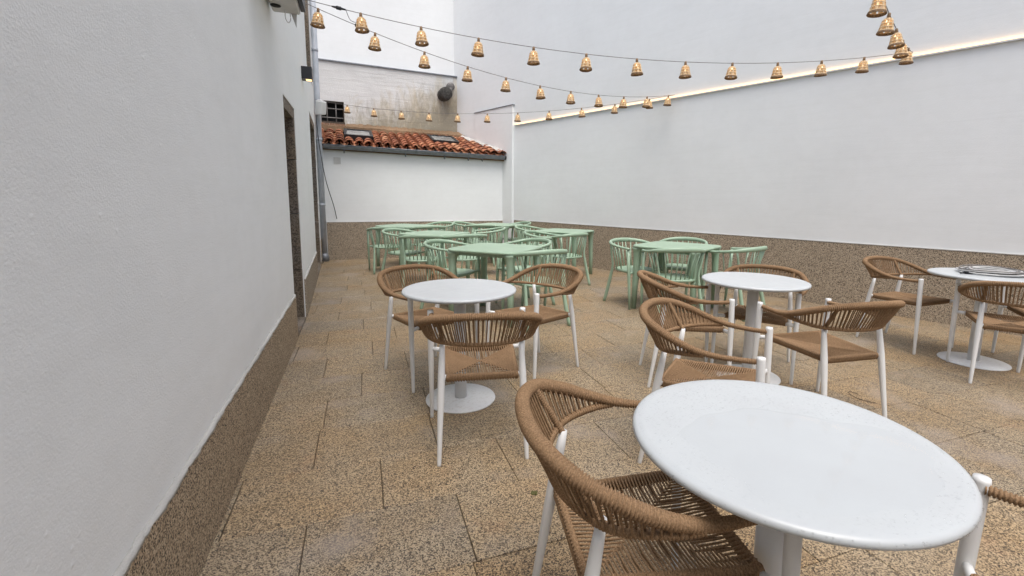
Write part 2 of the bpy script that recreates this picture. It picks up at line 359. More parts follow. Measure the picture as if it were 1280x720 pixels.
# doorways: granite jamb stones, lintel, recessed door
def stones(y, y_in, ztop, n, seed, near):
    r = random.Random(seed); z = 0
    cuts = sorted([0] + [ztop * (i + r.uniform(-.2, .2)) / n for i in range(1, n)] + [ztop])
    for a, b in zip(cuts, cuts[1:]):
        mb = MB(); o = 0.004 + r.uniform(0, .006); w = r.uniform(-.006, .006)
        lseg(min(y, y_in) + (w if near else 0), max(y, y_in) + (0 if near else w) if False else max(y, y_in), a + 0.004, b - 0.004, mb, -0.004 - r.uniform(0, .006), TH - 0.03)
        mb.build('jamb_stone', M['jamb'], lb)
def doorway(y0, y1, ztop, n, seed):
    stones(y0 - 0.02, y0 + 0.055, ztop, n, seed, True); stones(y1 - 0.06, y1 + 0.03, ztop, n, seed + 1, False)
    mb = MB(); lseg(y0 + 0.06, y1 - 0.065, ztop - 0.10, ztop + 0.02, mb, -0.006, TH - 0.03); mb.build('lintel_stone', M['jamb'], lb)
    d = MB(); n_ = Vector((0.94, 0.341, 0))
    a = Vector((lw_x(y0), y0, 0)) - n_ * 0.33; b = Vector((lw_x(y1), y1, 0)) - n_ * 0.33; c = b - n_ * 0.05; e = a - n_ * 0.05
    d.prism([(a.x, a.y), (b.x, b.y), (c.x, c.y), (e.x, e.y)], 0.02, ztop); dd = d.build('door', M['wood'], lb)
    k = MB(); hp = a.lerp(b, 0.2) + n_ * 0.03; k.lathe([(0.0, -0.03), (0.025, -0.02), (0.03, 0), (0.025, 0.02), (0, 0.03)], (hp.x, hp.y, 1.05), 12); k.build('handle', M['iron'], dd)
    s = MB(); lseg(y0 + 0.06, y1 - 0.065, 0.0, 0.03, s, 0.01, TH - 0.05); s.build('threshold', M['jamb'], lb)
doorway(4.10, 4.82, 2.17, 4, 11); doorway(7.35, 8.85, 2.60, 6, 21)
# upper window above the second door: granite jamb
stoneb = MB(); lseg(8.62, 8.85, 3.28, HL, stoneb, -0.01, TH - .05); stoneb.build('window_jamb', M['jamb'], lb)
sb = MB(); lseg(7.36, 8.84, 3.281, 3.33, sb, -0.005, TH - .05); sb.build('window_sill', M['jamb'], lb)
pn = MB(); lseg(7.35, 8.62, 3.33, HL, pn, -0.22, 0.27); pn.build('window_pane', M['void'], lb)

rwb = thing('street_wall', 'plain white wall closing the courtyard behind the viewer', 'wall')
MB().box((-1.2, -4.3, 0), (12.5, -3.9, 4.2)).build('wall_body', M['plaster'], rwb)
# ------------------------------------------------------------------ right wall
rwall = thing('right_wall', 'tall smooth white boundary wall on the right with speckled plinth', 'wall')
def along(P0, D, N, s0, s1, front, back, z0, z1, mb):
    a = P0 + D * s0 + N * front; b = P0 + D * s1 + N * front; c = P0 + D * s1 + N * back; d = P0 + D * s0 + N * back
    mb.prism([(a.x, a.y), (b.x, b.y), (c.x, c.y), (d.x, d.y)], z0, z1)
P0 = rw(1); 
def s_of(y): return (y - 1) / 0.7524
mb = MB(); along(P0, RWD, RWN, s_of(-4), s_of(12.9), 0, -0.4, 0, 7.6, mb); mb.build('wall_body', M['plaster_smooth'], rwall)
mb = MB(); along(P0, RWD, RWN, s_of(-4), s_of(10.40), 0.014, -0.1, 0, 0.796, mb); mb.build('plinth', M['plinth'], rwall)
mb = MB(); along(P0, RWD, RWN, s_of(-4), s_of(10.40), 0.018, -0.05, 0.798, 0.806, mb); mb.build('plinth_trim', M['ragged'], rwall)
mb = MB(); along(P0, RWD, RWN, s_of(10.43), s_of(11.5), 0.05, -0.05, 0, 3.30, mb); mb.build('raised_panel', M['plaster_smooth'], rwall)
mb = MB(); along(P0, RWD, RWN, s_of(10.41), s_of(11.52), 0.065, -0.05, 3.302, 3.316, mb); mb.build('panel_capping', M['zinc'], rwall)
led = thing('led_strip', 'glowing warm white led strip running along the tall right wall', 'light strip')
mb = MB(); along(P0, RWD, RWN, s_of(0), s_of(10.40), 0.030, 0.001, 2.862, 2.878, mb); mb.build('profile', M['white_metal'], led)
mb = MB(); along(P0, RWD, RWN, s_of(0), s_of(10.40), 0.024, 0.001, 2.880, 2.895, mb); mb.build('light_tube', M['led'], led)

# ------------------------------------------------------------------ back wall with its gutter and tiled roof
bb = thing('outbuilding', 'low white outbuilding with terracotta tiled roof across the back', 'building')
mb = MB(); along(BL, BD, BN, -0.2, 4.0, 0, -0.3, 0, 2.20, mb); mb.build('wall', M['plaster_smooth'], bb)
mb = MB(); along(BL, BD, BN, 0.13, 4.0, 0.014, -0.1, 0, 0.765, mb); mb.build('plinth', M['plinth'], bb)
mb = MB(); along(BL, BD, BN, 0.13, 4.0, 0.018, -0.05, 0.767, 0.776, mb); mb.build('plinth_trim', M['ragged'], bb)
E0 = Vector((-4.02, 9.2, 2.33)); E1 = Vector((-0.50, 10.57, 2.24)); ED = (E1 - E0); EL = ED.xy.length; EU = ED / EL
PD = Vector((-EU.y, EU.x, 0.285)); RN = EU.cross(PD).normalized()
def roof(u, v, h=0): return E0 + EU * u + PD * v + RN * h
# roof deck
mb = MB(); q = [roof(-0.25, 0.02, -0.06), roof(4.25, 0.02, -0.06), roof(4.25, 2.35, -0.06), roof(-0.25, 2.35, -0.06)]; q2 = [p - Vector((0, 0, 0.08)) for p in q]
mb.add(q + q2, [(0, 1, 2, 3), (7, 6, 5, 4), (0, 4, 5, 1), (1, 5, 6, 2), (2, 6, 7, 3), (3, 7, 4, 0)]); mb.build('roof_deck', M['mortar'], bb)
rf = thing('tiled_roof', 'x', 'x'); bpy.data.objects.remove(rf)
def tile_mesh(name, pan, seed):
    r = random.Random(seed); L = 0.40; seg = 8; vs = []; fs = []
    for j, (v, rad) in enumerate(((0, 0.084), (0.2, 0.078), (L, 0.070))):
        for thick in (0, 1):
            rr = rad - 0.013 * thick
            for k in range(seg + 1):
                t = PI * (0.06 + 0.88 * k / seg); x = rr * math.cos(t); z = rr * math.sin(t) * 0.78
                lift = 0.034 * (1 - v / L)
                if pan: z = -z + 0.02
                vs.append(EU.normalized() * x + (PD.normalized() * (v)) + RN * (z + lift))
    n = seg + 1
    def idx(j, th, k): return (j * 2 + th) * n + k
    for j in range(2):
        for k in range(seg):
            fs.append((idx(j, 0, k), idx(j, 0, k + 1), idx(j + 1, 0, k + 1), idx(j + 1, 0, k)))
            fs.append((idx(j, 1, k + 1), idx(j, 1, k), idx(j + 1, 1, k), idx(j + 1, 1, k + 1)))
    for k in range(seg): fs.append((idx(0, 0, k + 1), idx(0, 0, k), idx(0, 1, k), idx(0, 1, k + 1)))
    for j in range(2):
        fs.append((idx(j, 0, 0), idx(j + 1, 0, 0), idx(j + 1, 1, 0), idx(j, 1, 0))); fs.append((idx(j, 0, seg), idx(j, 1, seg), idx(j + 1, 1, seg), idx(j + 1, 0, seg)))
    return MB().add(vs, fs, False).mesh(name, M['tile'])
cov = tile_mesh('roof_tile', False, 1); pan = tile_mesh('pan_tile', True, 2)
NC = 21; pitch = 3.95 / NC; rowh = 0.215; pans = MB()
SKY = [(0.42, 1.0, 0.55, 1.33), (2.28, 2.9, 0.72, 1.48)]
def under_sky(u, v):
    return any(a - 0.02 < u < b + 0.02 and c - 0.22 < v < d - 0.02 for a, b, c, d in SKY)
for c in range(NC + 1):
    u = -0.05 + c * pitch
    for r_ in range(9):
        v = r_ * rowh - 0.04
        lim = 1.18 + max(0, u) * 0.17
        if v > lim: continue
        if not under_sky(u, v):
            o = link('roof_tile', cov, bb); o.location = roof(u + random.uniform(-.008, .008), v + random.uniform(-.012, .012), 0.006)
            o.rotation_euler = (random.uniform(-.012, .012), random.uniform(-.015, .015), random.uniform(-.03, .03))
        if c < NC and not under_sky(u + pitch / 2, v):
            o = link('pan_tile', pan, bb); o.location = roof(u + pitch / 2, v + 0.03, -0.012)
for i, (a, b, c, d) in enumerate(SKY):
    f = thing('skylight', 'black framed roof window near the left end of the tiled roof' if i == 0 else 'black framed roof window towards the right end of the tiled roof', 'skylight', group='roof windows in the tiled roof')
    mb = MB(); w = 0.055; hh = 0.10
    def rb(u0, u1, v0, v1, h0, h1):
        ps = [roof(u, v, h) for h in (h0, h1) for (u, v) in ((u0, v0), (u1, v0), (u1, v1), (u0, v1))]
        mb.add(ps, [(0, 3, 2, 1), (4, 5, 6, 7), (0, 1, 5, 4), (1, 2, 6, 5), (2, 3, 7, 6), (3, 0, 4, 7)])
    rb(a, b, c, c + w, 0, hh); rb(a, b, d - w, d, 0, hh); rb(a, a + w, c + w, d - w, 0, hh); rb(b - w, b, c + w, d - w, 0, hh); mb.build('frame', M['black'], f)
    mb = MB(); rb(a + w, b - w, c + w, d - w, 0.02, hh - 0.02); mb.build('pane', M['skyglass'], f)
# mortar flashing under the old wall
def strip(s0, s1, z0, z1, front, m, name, parent):
    mb = MB(); along(SL, SD, SN, s0, s1, front, -0.02, z0, z1, mb); return mb.build(name, m, parent)
r = random.Random(5); mb = MB(); vs = []; N = 64
for i in range(N + 1):
    s = -0.35 + 3.62 * i / N; zt = 2.93 + 0.015 * r.uniform(-1, 1) + (0.03 if s > .45 else -0.05) - 0.005 * s; fo = 0.33 + 0.05 * r.random()
    zb = 2.72 - 0.01 * s
    p = SL + SD * s
    for (o, z) in ((-0.02, zb), (fo, zb), (fo * 0.96, zb + 0.12 + 0.02 * r.random()), (0.05, zt), (-0.02, zt)): vs.append((*(p + SN * o).xy, z))
fs = [(i * 5 + k, (i + 1) * 5 + k, (i + 1) * 5 + (k + 1) % 5, i * 5 + (k + 1) % 5) for i in range(N) for k in range(5)]
mb.add(vs, fs, False); mb.build('mortar_flashing', M['mortar'], bb, True)
# mortar + verge tiles against the right wall panel
mb = MB(); vs = []
for i in range(25):
    v = 0.02 + 2.0 * i / 24; s = s_of(10.66) + 0.02 + i * 0.078; p = P0 + RWD * s
    zz = roof(0, 0).z + 0.285 * ((p - E0).dot(Vector((-EU.y, EU.x, 0)))) - 0.0255 * ((p - E0).dot(EU))
    for (o, dz) in ((0.052, 0.02), (0.14 + 0.02 * r.random(), 0.02), (0.13, 0.07 + .01 * r.random()), (0.052, 0.115 + .01 * r.random())): vs.append((*(p + RWN * o).xy, zz + dz))
mb.add(vs, [(i * 4 + k, (i + 1) * 4 + k, (i + 1) * 4 + (k + 1) % 4, i * 4 + (k + 1) % 4) for i in range(24) for k in range(4)]); mb.build('verge_mortar', M['ragged'], bb, True)
# gutter: half round, with brackets
gt = thing('gutter', 'dark grey half round zinc gutter below the roof tiles', 'gutter')
G0 = BL + BD * 0.14 + BN * 0.10 + Vector((0, 0, 2.262)); G1 = BL + BD * 3.86 + BN * 0.10 + Vector((0, 0, 2.185)); GD = (G1 - G0).normalized()
vs = []; n = 13
for P in (G0, G1):
    for rr in (0.075, 0.069):
        for k in range(n):
            t = PI + PI * k / (n - 1); vs.append(P + BN * (rr * math.cos(t)) + Vector((0, 0, rr * math.sin(t) + 0.03)))
fs = []
for k in range(n - 1):
    fs += [(k, k + 1, 2 * n + k + 1, 2 * n + k), (n + k + 1, n + k, 3 * n + k, 3 * n + k + 1)]
fs += [(0, 2 * n, 3 * n, n), (n - 1, 2 * n - 1, 4 * n - 1, 3 * n - 1)]
mb = MB().add(vs, fs, True)
mb.tube([G0 + BN * 0.075 + Vector((0, 0, .03)), G1 + BN * 0.075 + Vector((0, 0, .03))], 0.009, 8)
mb.build('trough', M['zinc'], gt, True)
mb = MB(); vs = [G1 + BN * (0.078 * math.cos(PI + PI * k / 12)) + Vector((0, 0, 0.078 * math.sin(PI + PI * k / 12) + .03)) for k in range(13)]
vs2 = [v + GD * 0.03 for v in vs]; mb.add(vs + vs2, [tuple(range(13)), tuple(range(25, 12, -1))] + [(k, k + 1, 14 + k, 13 + k) for k in range(12)]); mb.build('end_cap', M['black'], gt, True)
for i, s in enumerate((0.10, 0.42, 0.64, 0.78, 0.865)):
    P = G0.lerp(G1, s); mb = MB()
    pts = [P + BN * (0.080 * math.cos(PI + PI * k / 10)) + Vector((0, 0, 0.080 * math.sin(PI + PI * k / 10) + .03)) for k in range(11)]
    mb.tube([P - BN * 0.10 + Vector((0, 0, -0.09))] + pts[:], 0.007, 6); mb.tube([P - Vector((0, 0, .05)), P - Vector((0, 0, 0.11)) - BN * 0.02], 0.012, 6); mb.build('bracket', M['zinc'], gt)
mb = MB(); mb.tube([G0.lerp(G1, 0.82), G0.lerp(G1, 0.85)], 0.0, 4) if False else None
P = G0.lerp(G1, 0.83); pts = lambda P, rr: [P + BN * (rr * math.cos(PI + PI * k / 12)) + Vector((0, 0, rr * math.sin(PI + PI * k / 12) + .03)) for k in range(13)]
a, b = pts(P, 0.081), pts(P + GD * 0.12, 0.081); mb.add(a + b, [(k, k + 1, 14 + k, 13 + k) for k in range(12)], True); mb.build('joint_sleeve', M['zinc'], gt)
# small vent cover
p = BL + BD * 0.36 + Vector((0, 0, 2.0)); mb = MB(); along(BL, BD, BN, 0.31, 0.44, 0.012, 0.0, 1.935, 2.06, mb)
tag(mb.build('vent_cover', M['casing'], None), 'small square grey cover plate below the left end of the gutter', 'cover plate')

# ------------------------------------------------------------------ old stained wall behind the roof
ow = thing('rear_building', 'tall white rear house with a stained old wall panel above the tiled roof', 'building')
# window hole between s 0.0-0.47, z 2.98-3.43
def osg(s0, s1, z0, z1, mb, f=0.0, b=-0.35): along(SL, SD, SN, s0, s1, f, b, z0, z1, mb)
mb = MB(); osg(-0.9, -0.03, 0, 4.288, mb); osg(-0.03, 0.46, 0, 2.95, mb); osg(-0.03, 0.46, 3.43, 4.288, mb); osg(0.46, 3.30, 0, 4.288, mb); mb.build('stained_wall', M['plaster_old'], ow)
mb = MB(); osg(-0.9, 3.5, 4.30, 7.6, mb, -0.12, -0.45); mb.build('upper_wall', M['plaster_smooth'], ow)
mb = MB(); osg(-0.9, 3.16, 4.290, 4.315, mb, 0.03, -0.2); mb.build('ledge', M['zinc'], ow)
mb = MB(); osg(-0.03, 0.46, 2.95, 3.43, mb, -0.30, -0.34); mb.build('window_pane', M['void'], ow)
g = None
mb = MB(); osg(-0.03, 0.46, 3.412, 3.428, mb, -0.02, -0.29); osg(0.445, 0.458, 2.952, 3.41, mb, -0.02, -0.29); wf = mb.build('window_frame', M['wood'], ow)
for z in (3.07, 3.27): mb = MB(); mb.tube([SL + SD * -0.02 - SN * 0.06 + Vector((0, 0, z)), SL + SD * 0.45 - SN * 0.06 + Vector((0, 0, z))], 0.013, 6); mb.build('bar', M['iron'], wf)
for s in (0.10, 0.29): mb = MB(); mb.tube([SL + SD * s - SN * 0.062 + Vector((0, 0, 2.95)), SL + SD * s - SN * 0.062 + Vector((0, 0, 3.41))], 0.013, 6); mb.build('bar', M['iron'], wf)
mb = MB(); osg(-0.03, 0.47, 2.945, 2.975, mb, 0.02, -0.28); mb.build('window_sill', M['wood'], ow)
for k in range(6):
    s0 = -0.20 + 0.112 * k; mb = MB(); osg(s0, s0 + 0.106, 2.865 + random.uniform(-.004, .004), 2.94, mb, 0.012 + random.uniform(0, .01), -0.005); mb.build('brick', M['brick'], ow)
fl1 = thing('flue_pipe', 'stubby pitted dark flue elbow poking out of the stained wall', 'flue pipe')
mb = MB(); c = SL + SD * 2.83 + Vector((0, 0, 3.82)); mb.tube([c - SN * 0.02 - SD * .03, c + SN * 0.16 - SD * .03, c + SN * 0.28 - SD * .03, c + SN * 0.30 - SD * .03], [0.15, 0.165, 0.155, 0.12], 16); mb.build('drum', M['flue'], fl1)
mb = MB(); c2 = SL + SD * 2.97 + Vector((0, 0, 4.03)); mb.tube([c2 - SN * 0.02, c2 + SN * 0.10 , c2 + SN * 0.14 - Vector((0, 0, .02))], [0.10, 0.105, 0.08], 14); mb.tube([c2 + SN * 0.06, c + SN * 0.10 + SD * 0.08], 0.075, 12); mb.build('elbow', M['iron'], fl1)

# ------------------------------------------------------------------ down pipe, floodlight, cable, wall lamp, wall unit
dp = thing('downpipe', 'pale grey downpipe in the far left corner beside the second doorway', 'drainpipe', (-4.03, 9.14, 0))
mb = MB(); mb.tube([(0, 0, 0.03), (0, 0, 5.6)], 0.052, 14); mb.tube([(-0.13, 0.02, 0.0), (-0.13, 0.02, 5.6)], 0.035, 12); mb.build('pipe', M['pipe'], dp)
mb = MB(); mb.tube([(0, 0, 0.0), (0, 0, 0.10), (0, 0, 0.16)], [0.085, 0.08, 0.055], 14); mb.build('foot_collar', M['zinc'], dp)
for z in (1.1, 2.35, 4.0): mb = MB(); mb.tube([(0, 0, z), (0, 0, z + .05)], 0.058, 14); mb.tube([(0, 0, z + .025), (-0.05, 0.13, z + .025)], 0.012, 6); mb.build('clip', M['pipe'], dp)
ln = thing('floodlight', 'white boxy floodlight fixed high on the grey downpipe', 'floodlight', (-3.90, 9.02, 2.95), R(-18))
mb = MB(); mb.add(*[(lambda v: v)([(-0.11, -0.10, -0.15), (0.10, -0.12, -0.13), (0.12, 0.02, -0.12), (-0.09, 0.04, -0.14), (-0.09, -0.08, 0.14), (0.13, -0.09, 0.13), (0.14, 0.02, 0.13), (-0.07, 0.04, 0.15)]), [(0, 3, 2, 1), (4, 5, 6, 7), (0, 1, 5, 4), (1, 2, 6, 5), (2, 3, 7, 6), (3, 0, 4, 7)]])
ln.rotation_euler = (0.12, 0.22, R(-30)); ln.scale = (0.9, 0.9, 0.95)
fb = mb.build('housing', M['white_metal'], ln); bv = fb.modifiers.new('bevel', 'BEVEL'); bv.width = 0.02; bv.segments = 3
mb = MB(); mb.tube([(-0.06, 0.03, -0.05), (-0.12, 0.09, -0.06)], 0.02, 8); mb.build('mounting_arm', M['white_metal'], ln)
cb = MB(); pts, _ = smooth_path([(-3.97, 9.03, 2.95), (-3.99, 8.98, 2.7), (-3.965, 9.0, 2.2), (-3.93, 9.12, 1.6), (-3.86, 9.27, 1.1), (-3.835, 9.33, 0.84)], 30); cb.tube(pts, 0.0075, 6)
cbo = tag(cb.build('hanging_cable', M['black']), 'loose black cable hanging from the floodlight down to the plinth', 'cable')
mb = MB(); p2, _ = smooth_path([(-4.08, 9.0, .16), (-4.0, 8.92, .06), (-3.93, 8.82, .012), (-4.05, 8.72, .01)], 14); mb.tube(p2, 0.007, 6)
tag(mb.build('floor_cable', M['black']), 'short black cable lying at the foot of the grey downpipe', 'cable')
wl_ = thing('wall_lamp', 'small black up and down wall lamp lit warm above the second doorway', 'wall lamp', (lw_x(6.15), 6.15, 2.85), math.atan2(0.341, 0.94))
mb = MB(); mb.box((0.0, -0.075, -0.075), (0.125, 0.075, 0.075)); h = mb.build('housing', M['black'], wl_)
mb = MB(); mb.box((0.05, -0.045, -0.079), (0.115, 0.045, -0.0755)); mb.build('lens', M['glow'], wl_)
mb = MB(); mb.box((0.03, -0.045, 0.0755), (0.10, 0.045, 0.081)); mb.build('lens', M['glow'], wl_)
un = thing('wall_unit', 'light grey wall mounted unit with dark front at the top left', 'wall unit', (lw_x(3.3), 3.3, 2.68), math.atan2(0.341, 0.94))
mb = MB(); mb.box((0.02, -0.45, 0.0), (0.21, 0.42, 0.26)); b = mb.build('casing', M['casing'], un); bv = b.modifiers.new('bevel', 'BEVEL'); bv.width = 0.01
mb = MB(); mb.box((0.2125, -0.46, 0.03), (0.245, 0.43, 0.28)); mb.build('dark_front', M['black'], un)
mb = MB(); mb.lathe([(0.0, -0.004), (0.035, -0.004), (0.035, 0.0)], (0.06, 0.27, -0.001), 18); mb.build('vent_hole', M['void'], un)
mb = MB(); pts, _ = smooth_path([(0.11, 0.36, 0.0), (0.11, 0.37, -0.05), (0.125, 0.385, -0.075), (0.14, 0.40, -0.05), (0.14, 0.40, 0.0)], 20); mb.tube(pts, 0.003, 6); mb.build('cable_loop', M['casing'], un)
mb = MB(); mb.add([(0.145, 0.405, 0.0), (0.185, 0.405, 0.0), (0.178, 0.405, -0.10), (0.145, 0.415, 0.0), (0.185, 0.415, 0.0), (0.178, 0.415, -0.10)], [(0, 2, 1), (3, 4, 5), (0, 1, 4, 3), (1, 2, 5, 4), (2, 0, 3, 5)]); mb.build('bracket', M['casing'], un, True)

# ------------------------------------------------------------------ festoon strings
def lamp_proto():
    o = thing('festoon_lamp', 'x', 'lamp')
    mb = MB(); mb.lathe([(0.0, 0.012), (0.012, 0.012), (0.014, -0.005), (0.016, -0.03), (0.013, -0.032), (0.0, -0.032)], seg=10); mb.build('socket', M['rim'], o)
    prof = [(0.016, -0.033), (0.030, -0.040), (0.040, -0.055), (0.045, -0.080), (0.050, -0.110), (0.058, -0.140), (0.064, -0.155)]
    inner = MB(); seg = 28; vs = []
    for r_, z in prof:
        for k in range(seg): t = 2 * PI * k / seg; vs.append((r_ * .96 * math.cos(t), r_ * .96 * math.sin(t), z))
    fs = [(i * seg + k, i * seg + (k + 1) % seg, (i + 1) * seg + (k + 1) % seg, (i + 1) * seg + k) for i in range(len(prof) - 1) for k in range(seg) if not (i in (2, 4) and k % 4 == 1 or i in (3, 5) and k % 4 == 3)]
    inner.add(vs, fs, True); sh = inner.build('shade', M['shell'], o)
    st = MB()
    for k in range(14):
        t = 2 * PI * k / 14; sw = 0.16 * (1 if k % 2 else -1)
        st.tube([(r_ * math.cos(t + sw * i / 6), r_ * math.sin(t + sw * i / 6), z) for i, (r_, z) in enumerate(prof)], 0.0036, 4)
    for i, (r_, z) in enumerate(prof[1:-1]): st.tube([((r_ + .001) * math.cos(2 * PI * k / 20), (r_ + .001) * math.sin(2 * PI * k / 20), z) for k in range(20)], 0.0040, 4, closed=True)
    st.build('woven_strands', M['rattan'], sh)
    rm = MB()
    for r_, z in ((0.061, -0.146), (0.0645, -0.153), (0.066, -0.160)): rm.tube([(r_ * math.cos(2 * PI * k / 24), r_ * math.sin(2 * PI * k / 24), z) for k in range(24)], 0.0042, 5, closed=True)
    rm.build('rim', M['rim'], sh)
    bl = MB(); bl.lathe([(0.0, -0.034), (0.008, -0.036), (0.012, -0.055), (0.017, -0.075), (0.012, -0.092), (0, -0.096)], seg=10); bl.build('bulb', M['bulb'], o)
    return o
lproto = lamp_proto(); used = [False]
def ordw(i, n):
    w = ['first', 'second', 'third', 'fourth', 'fifth', 'sixth', 'seventh', 'eighth', 'ninth', 'tenth', 'eleventh', 'twelfth']
    return w[i]
def strand(a, b, sag, t0, dt, n, label, where, grp, t_lo=0.0, names=None, sc=1.0):
    A, B = Vector(a), Vector(b)
    def P(t): p = A.lerp(B, t); p.z -= 4 * sag * t * (1 - t); return p
    mb = MB(); mb.tube([P(t_lo + (1 - t_lo) * i / 60) for i in range(61)], 0.0034, 5, smooth=True)
    tag(mb.build('festoon_cable', M['iron']), label, 'cable', 'cables of the festoon lights')
    for i in range(n):
        o = lproto if not used[0] else copy_tree(lproto); used[0] = True
        o.location = P(t0 + dt * i) - Vector((0, 0, 0.006)); o.rotation_euler = (random.uniform(-.07, .07), random.uniform(-.07, .07), random.uniform(0, 6)); o.scale = (sc * 0.88,) * 3
        tag(o, names(i) if names else 'small rattan bell lamp, %s from the left on the %s' % (ordw(i, n), where), 'lamp', grp)
strand((-2.11, 4.17, 3.009), (4.19, 5.29, 2.93), 0.3046, 0.1012, 0.0805, 11, 'thin dark cable of the uppermost lamp string', 'uppermost long string', 'rattan lamps on the uppermost string')
strand((-2.11, 4.17, 3.0175), (2.285, 7.47, 2.92), 0.3048, 0.0543, 0.0919, 11, 'thin dark cable of the middle lamp string', 'middle string', 'rattan lamps on the middle string')
strand((-3.95, 8.85, 3.062), (2.285, 7.47, 2.92), 0.2687, 0.1046, 0.0837, 11, 'thin dark cable of the lowest lamp string over the tiled roof', 'lowest string over the roof', 'rattan lamps on the lowest string', sc=0.95)
strand((-0.67, 0.15, 3.473), (4.19, 5.29, 2.92), 0.3698, 0.6499, 0.0729, 5, 'thin dark cable of the short lamp string at the upper right', 'x', 'rattan lamps on the steep string at the upper right', names=lambda i: 'rattan bell lamp in the steep upper right cluster, %s from its top' % ordw(i, 5))
cn = MB(); A, B = Vector((-2.11, 4.17, 3.009)), Vector((4.19, 5.29, 2.93))
def PA(t): p = A.lerp(B, t); p.z -= 4 * 0.3046 * t * (1 - t); return p
pa, pb = PA(0.064), PA(0.082); cn.tube([pa, pa.lerp(pb, .3), pa.lerp(pb, .35), pa.lerp(pb, .65), pa.lerp(pb, .7), pb], [0.006, 0.01, 0.016, 0.016, 0.01, 0.006], 8)
A2, B2 = Vector((-2.11, 4.17, 3.0175)), Vector((2.285, 7.47, 2.92)); t = 0.115; pc = A2.lerp(B2, t); pc.z -= 4 * 0.3048 * t * (1 - t)
cn.lathe([(0, -0.02), (0.014, -0.014), (0.018, 0), (0.014, 0.014), (0, 0.02)], tuple(pc), 10)
pts, _ = smooth_path([pb, pb.lerp(pc, .45) + Vector((0, 0, -0.03)), pc + Vector((0.04, 0, 0.02)), pc], 12); cn.tube(pts, 0.0025, 5)
tag(cn.build('cable_connector', M['black']), 'black plug connector linking the two upper lamp strings at the left', 'connector')

# ------------------------------------------------------------------ round white tables
RT = 0.3591
def round_table(name_label, loc, rt=RT):
    t = thing('round_table', name_label, 'table', loc, random.uniform(0, 6), 'round white pedestal tables')
    mb = MB(); zt = 0.735
    mb.lathe([(0.0, zt - 0.026), (rt - 0.03, zt - 0.026), (rt - 0.010, zt - 0.024), (rt - 0.002, zt - 0.018), (rt, zt - 0.011), (rt - 0.003, zt - 0.004), (rt - 0.011, zt), (rt - 0.03, zt + 0.0005), (rt - 0.06, zt), (0.0, zt)], seg=96); mb.build('tabletop', M['top'], t)
    mb = MB(); mb.lathe([(0.038, 0.01), (0.038, zt - 0.0265)], seg=28); mb.build('column', M['white_metal'], t)
    mb = MB(); mb.lathe([(0.0, 0.001), (0.2245, 0.001), (0.2258, 0.004), (0.2245, 0.008), (0.10, 0.0105), (0.045, 0.012), (0.0385, 0.014)], seg=72); mb.build('base_disc', M['disc'], t)
    mb = MB(); mb.box((-0.13, -0.02, zt - 0.034), (0.13, 0.02, zt - 0.0265)); mb.box((-0.02, -0.13, zt - 0.0345), (0.02, 0.13, zt - 0.027)); mb.build('support_plate', M['white_metal'], t)
    return t
T1 = Vector((0.6364, 1.0732, 0)); T2 = Vector((-0.4191, 2.8741, 0)); T3 = Vector((1.6665, 3.3149, 0)); T4 = Vector((3.7238, 3.688, 0))
tb1 = round_table('large foreground round white table beaded with raindrops', T1)
round_table('round white table among three rope chairs, left of centre', T2)
round_table('round white table in front of the square green table on the right', T3)
round_table('round white table carrying a coil of cable by the right wall', T4)
# raindrops and puddle on the near table
dr = MB(); rr = random.Random(3)
def blob(x, y, z, r_, h):
    vs = [(x, y, z + h)]; n = 6
    for (q, hh) in ((0.62, 0.72), (1.0, 0.0)):
        for k in range(n): t = 2 * PI * k / n; vs.append((x + r_ * q * math.cos(t), y + r_ * q * math.sin(t), z + h * hh))
    dr.add(vs, [(0, 1 + k, 1 + (k + 1) % n) for k in range(n)] + [(1 + k, 7 + k, 7 + (k + 1) % n, 1 + (k + 1) % n) for k in range(n)], True)
def pud_r(t): return (0.255 + 0.018 * math.sin(3 * t + 1) + 0.012 * math.sin(5 * t) + 0.006 * math.sin(11 * t + 2))
PC = (T1.x + 0.02, T1.y - 0.075)
def in_pud(x, y):
    dx, dy = x - PC[0], y - PC[1]; t = math.atan2(dy, dx); return math.hypot(dx * 0.95, dy * 1.2) < pud_r(t)
cnt = 0
while cnt < 4200:
    a = rr.uniform(0, 2 * PI); q = (RT - 0.012) * math.sqrt(rr.random()); x, y = T1.x + q * math.cos(a), T1.y + q * math.sin(a)
    if in_pud(x, y): continue
    s = rr.choice((0.0008, 0.001, 0.0013, 0.0013, 0.0018, 0.0026)); blob(x, y, 0.7352, s * rr.uniform(.8, 1.2), s * 0.38); cnt += 1
tag(dr.build('raindrops', M['drop']), 'raindrops beaded over the foreground round white tabletop', 'water', kind='stuff')
pm = MB(); n = 90; vs = [(PC[0], PC[1], 0.7366)]
for fz, k_ in ((0.7366, 0.93), (0.7364, 0.975), (0.7355, 1.0)):
    for k in range(n):
        t = 2 * PI * k / n; q = pud_r(t) * k_; vs.append((PC[0] + q * math.cos(t) / 0.95, PC[1] + q * math.sin(t) / 1.2, fz))
fs = [(0, 1 + k, 1 + (k + 1) % n) for k in range(n)]
for j in range(2): fs += [(1 + j * n + k, 1 + (j + 1) * n + k, 1 + (j + 1) * n + (k + 1) % n, 1 + j * n + (k + 1) % n) for k in range(n)]
pm.add(vs, fs, True); tag(pm.build('rain_puddle', M['water']), 'shallow rain puddle on the foreground round white tabletop', 'puddle')
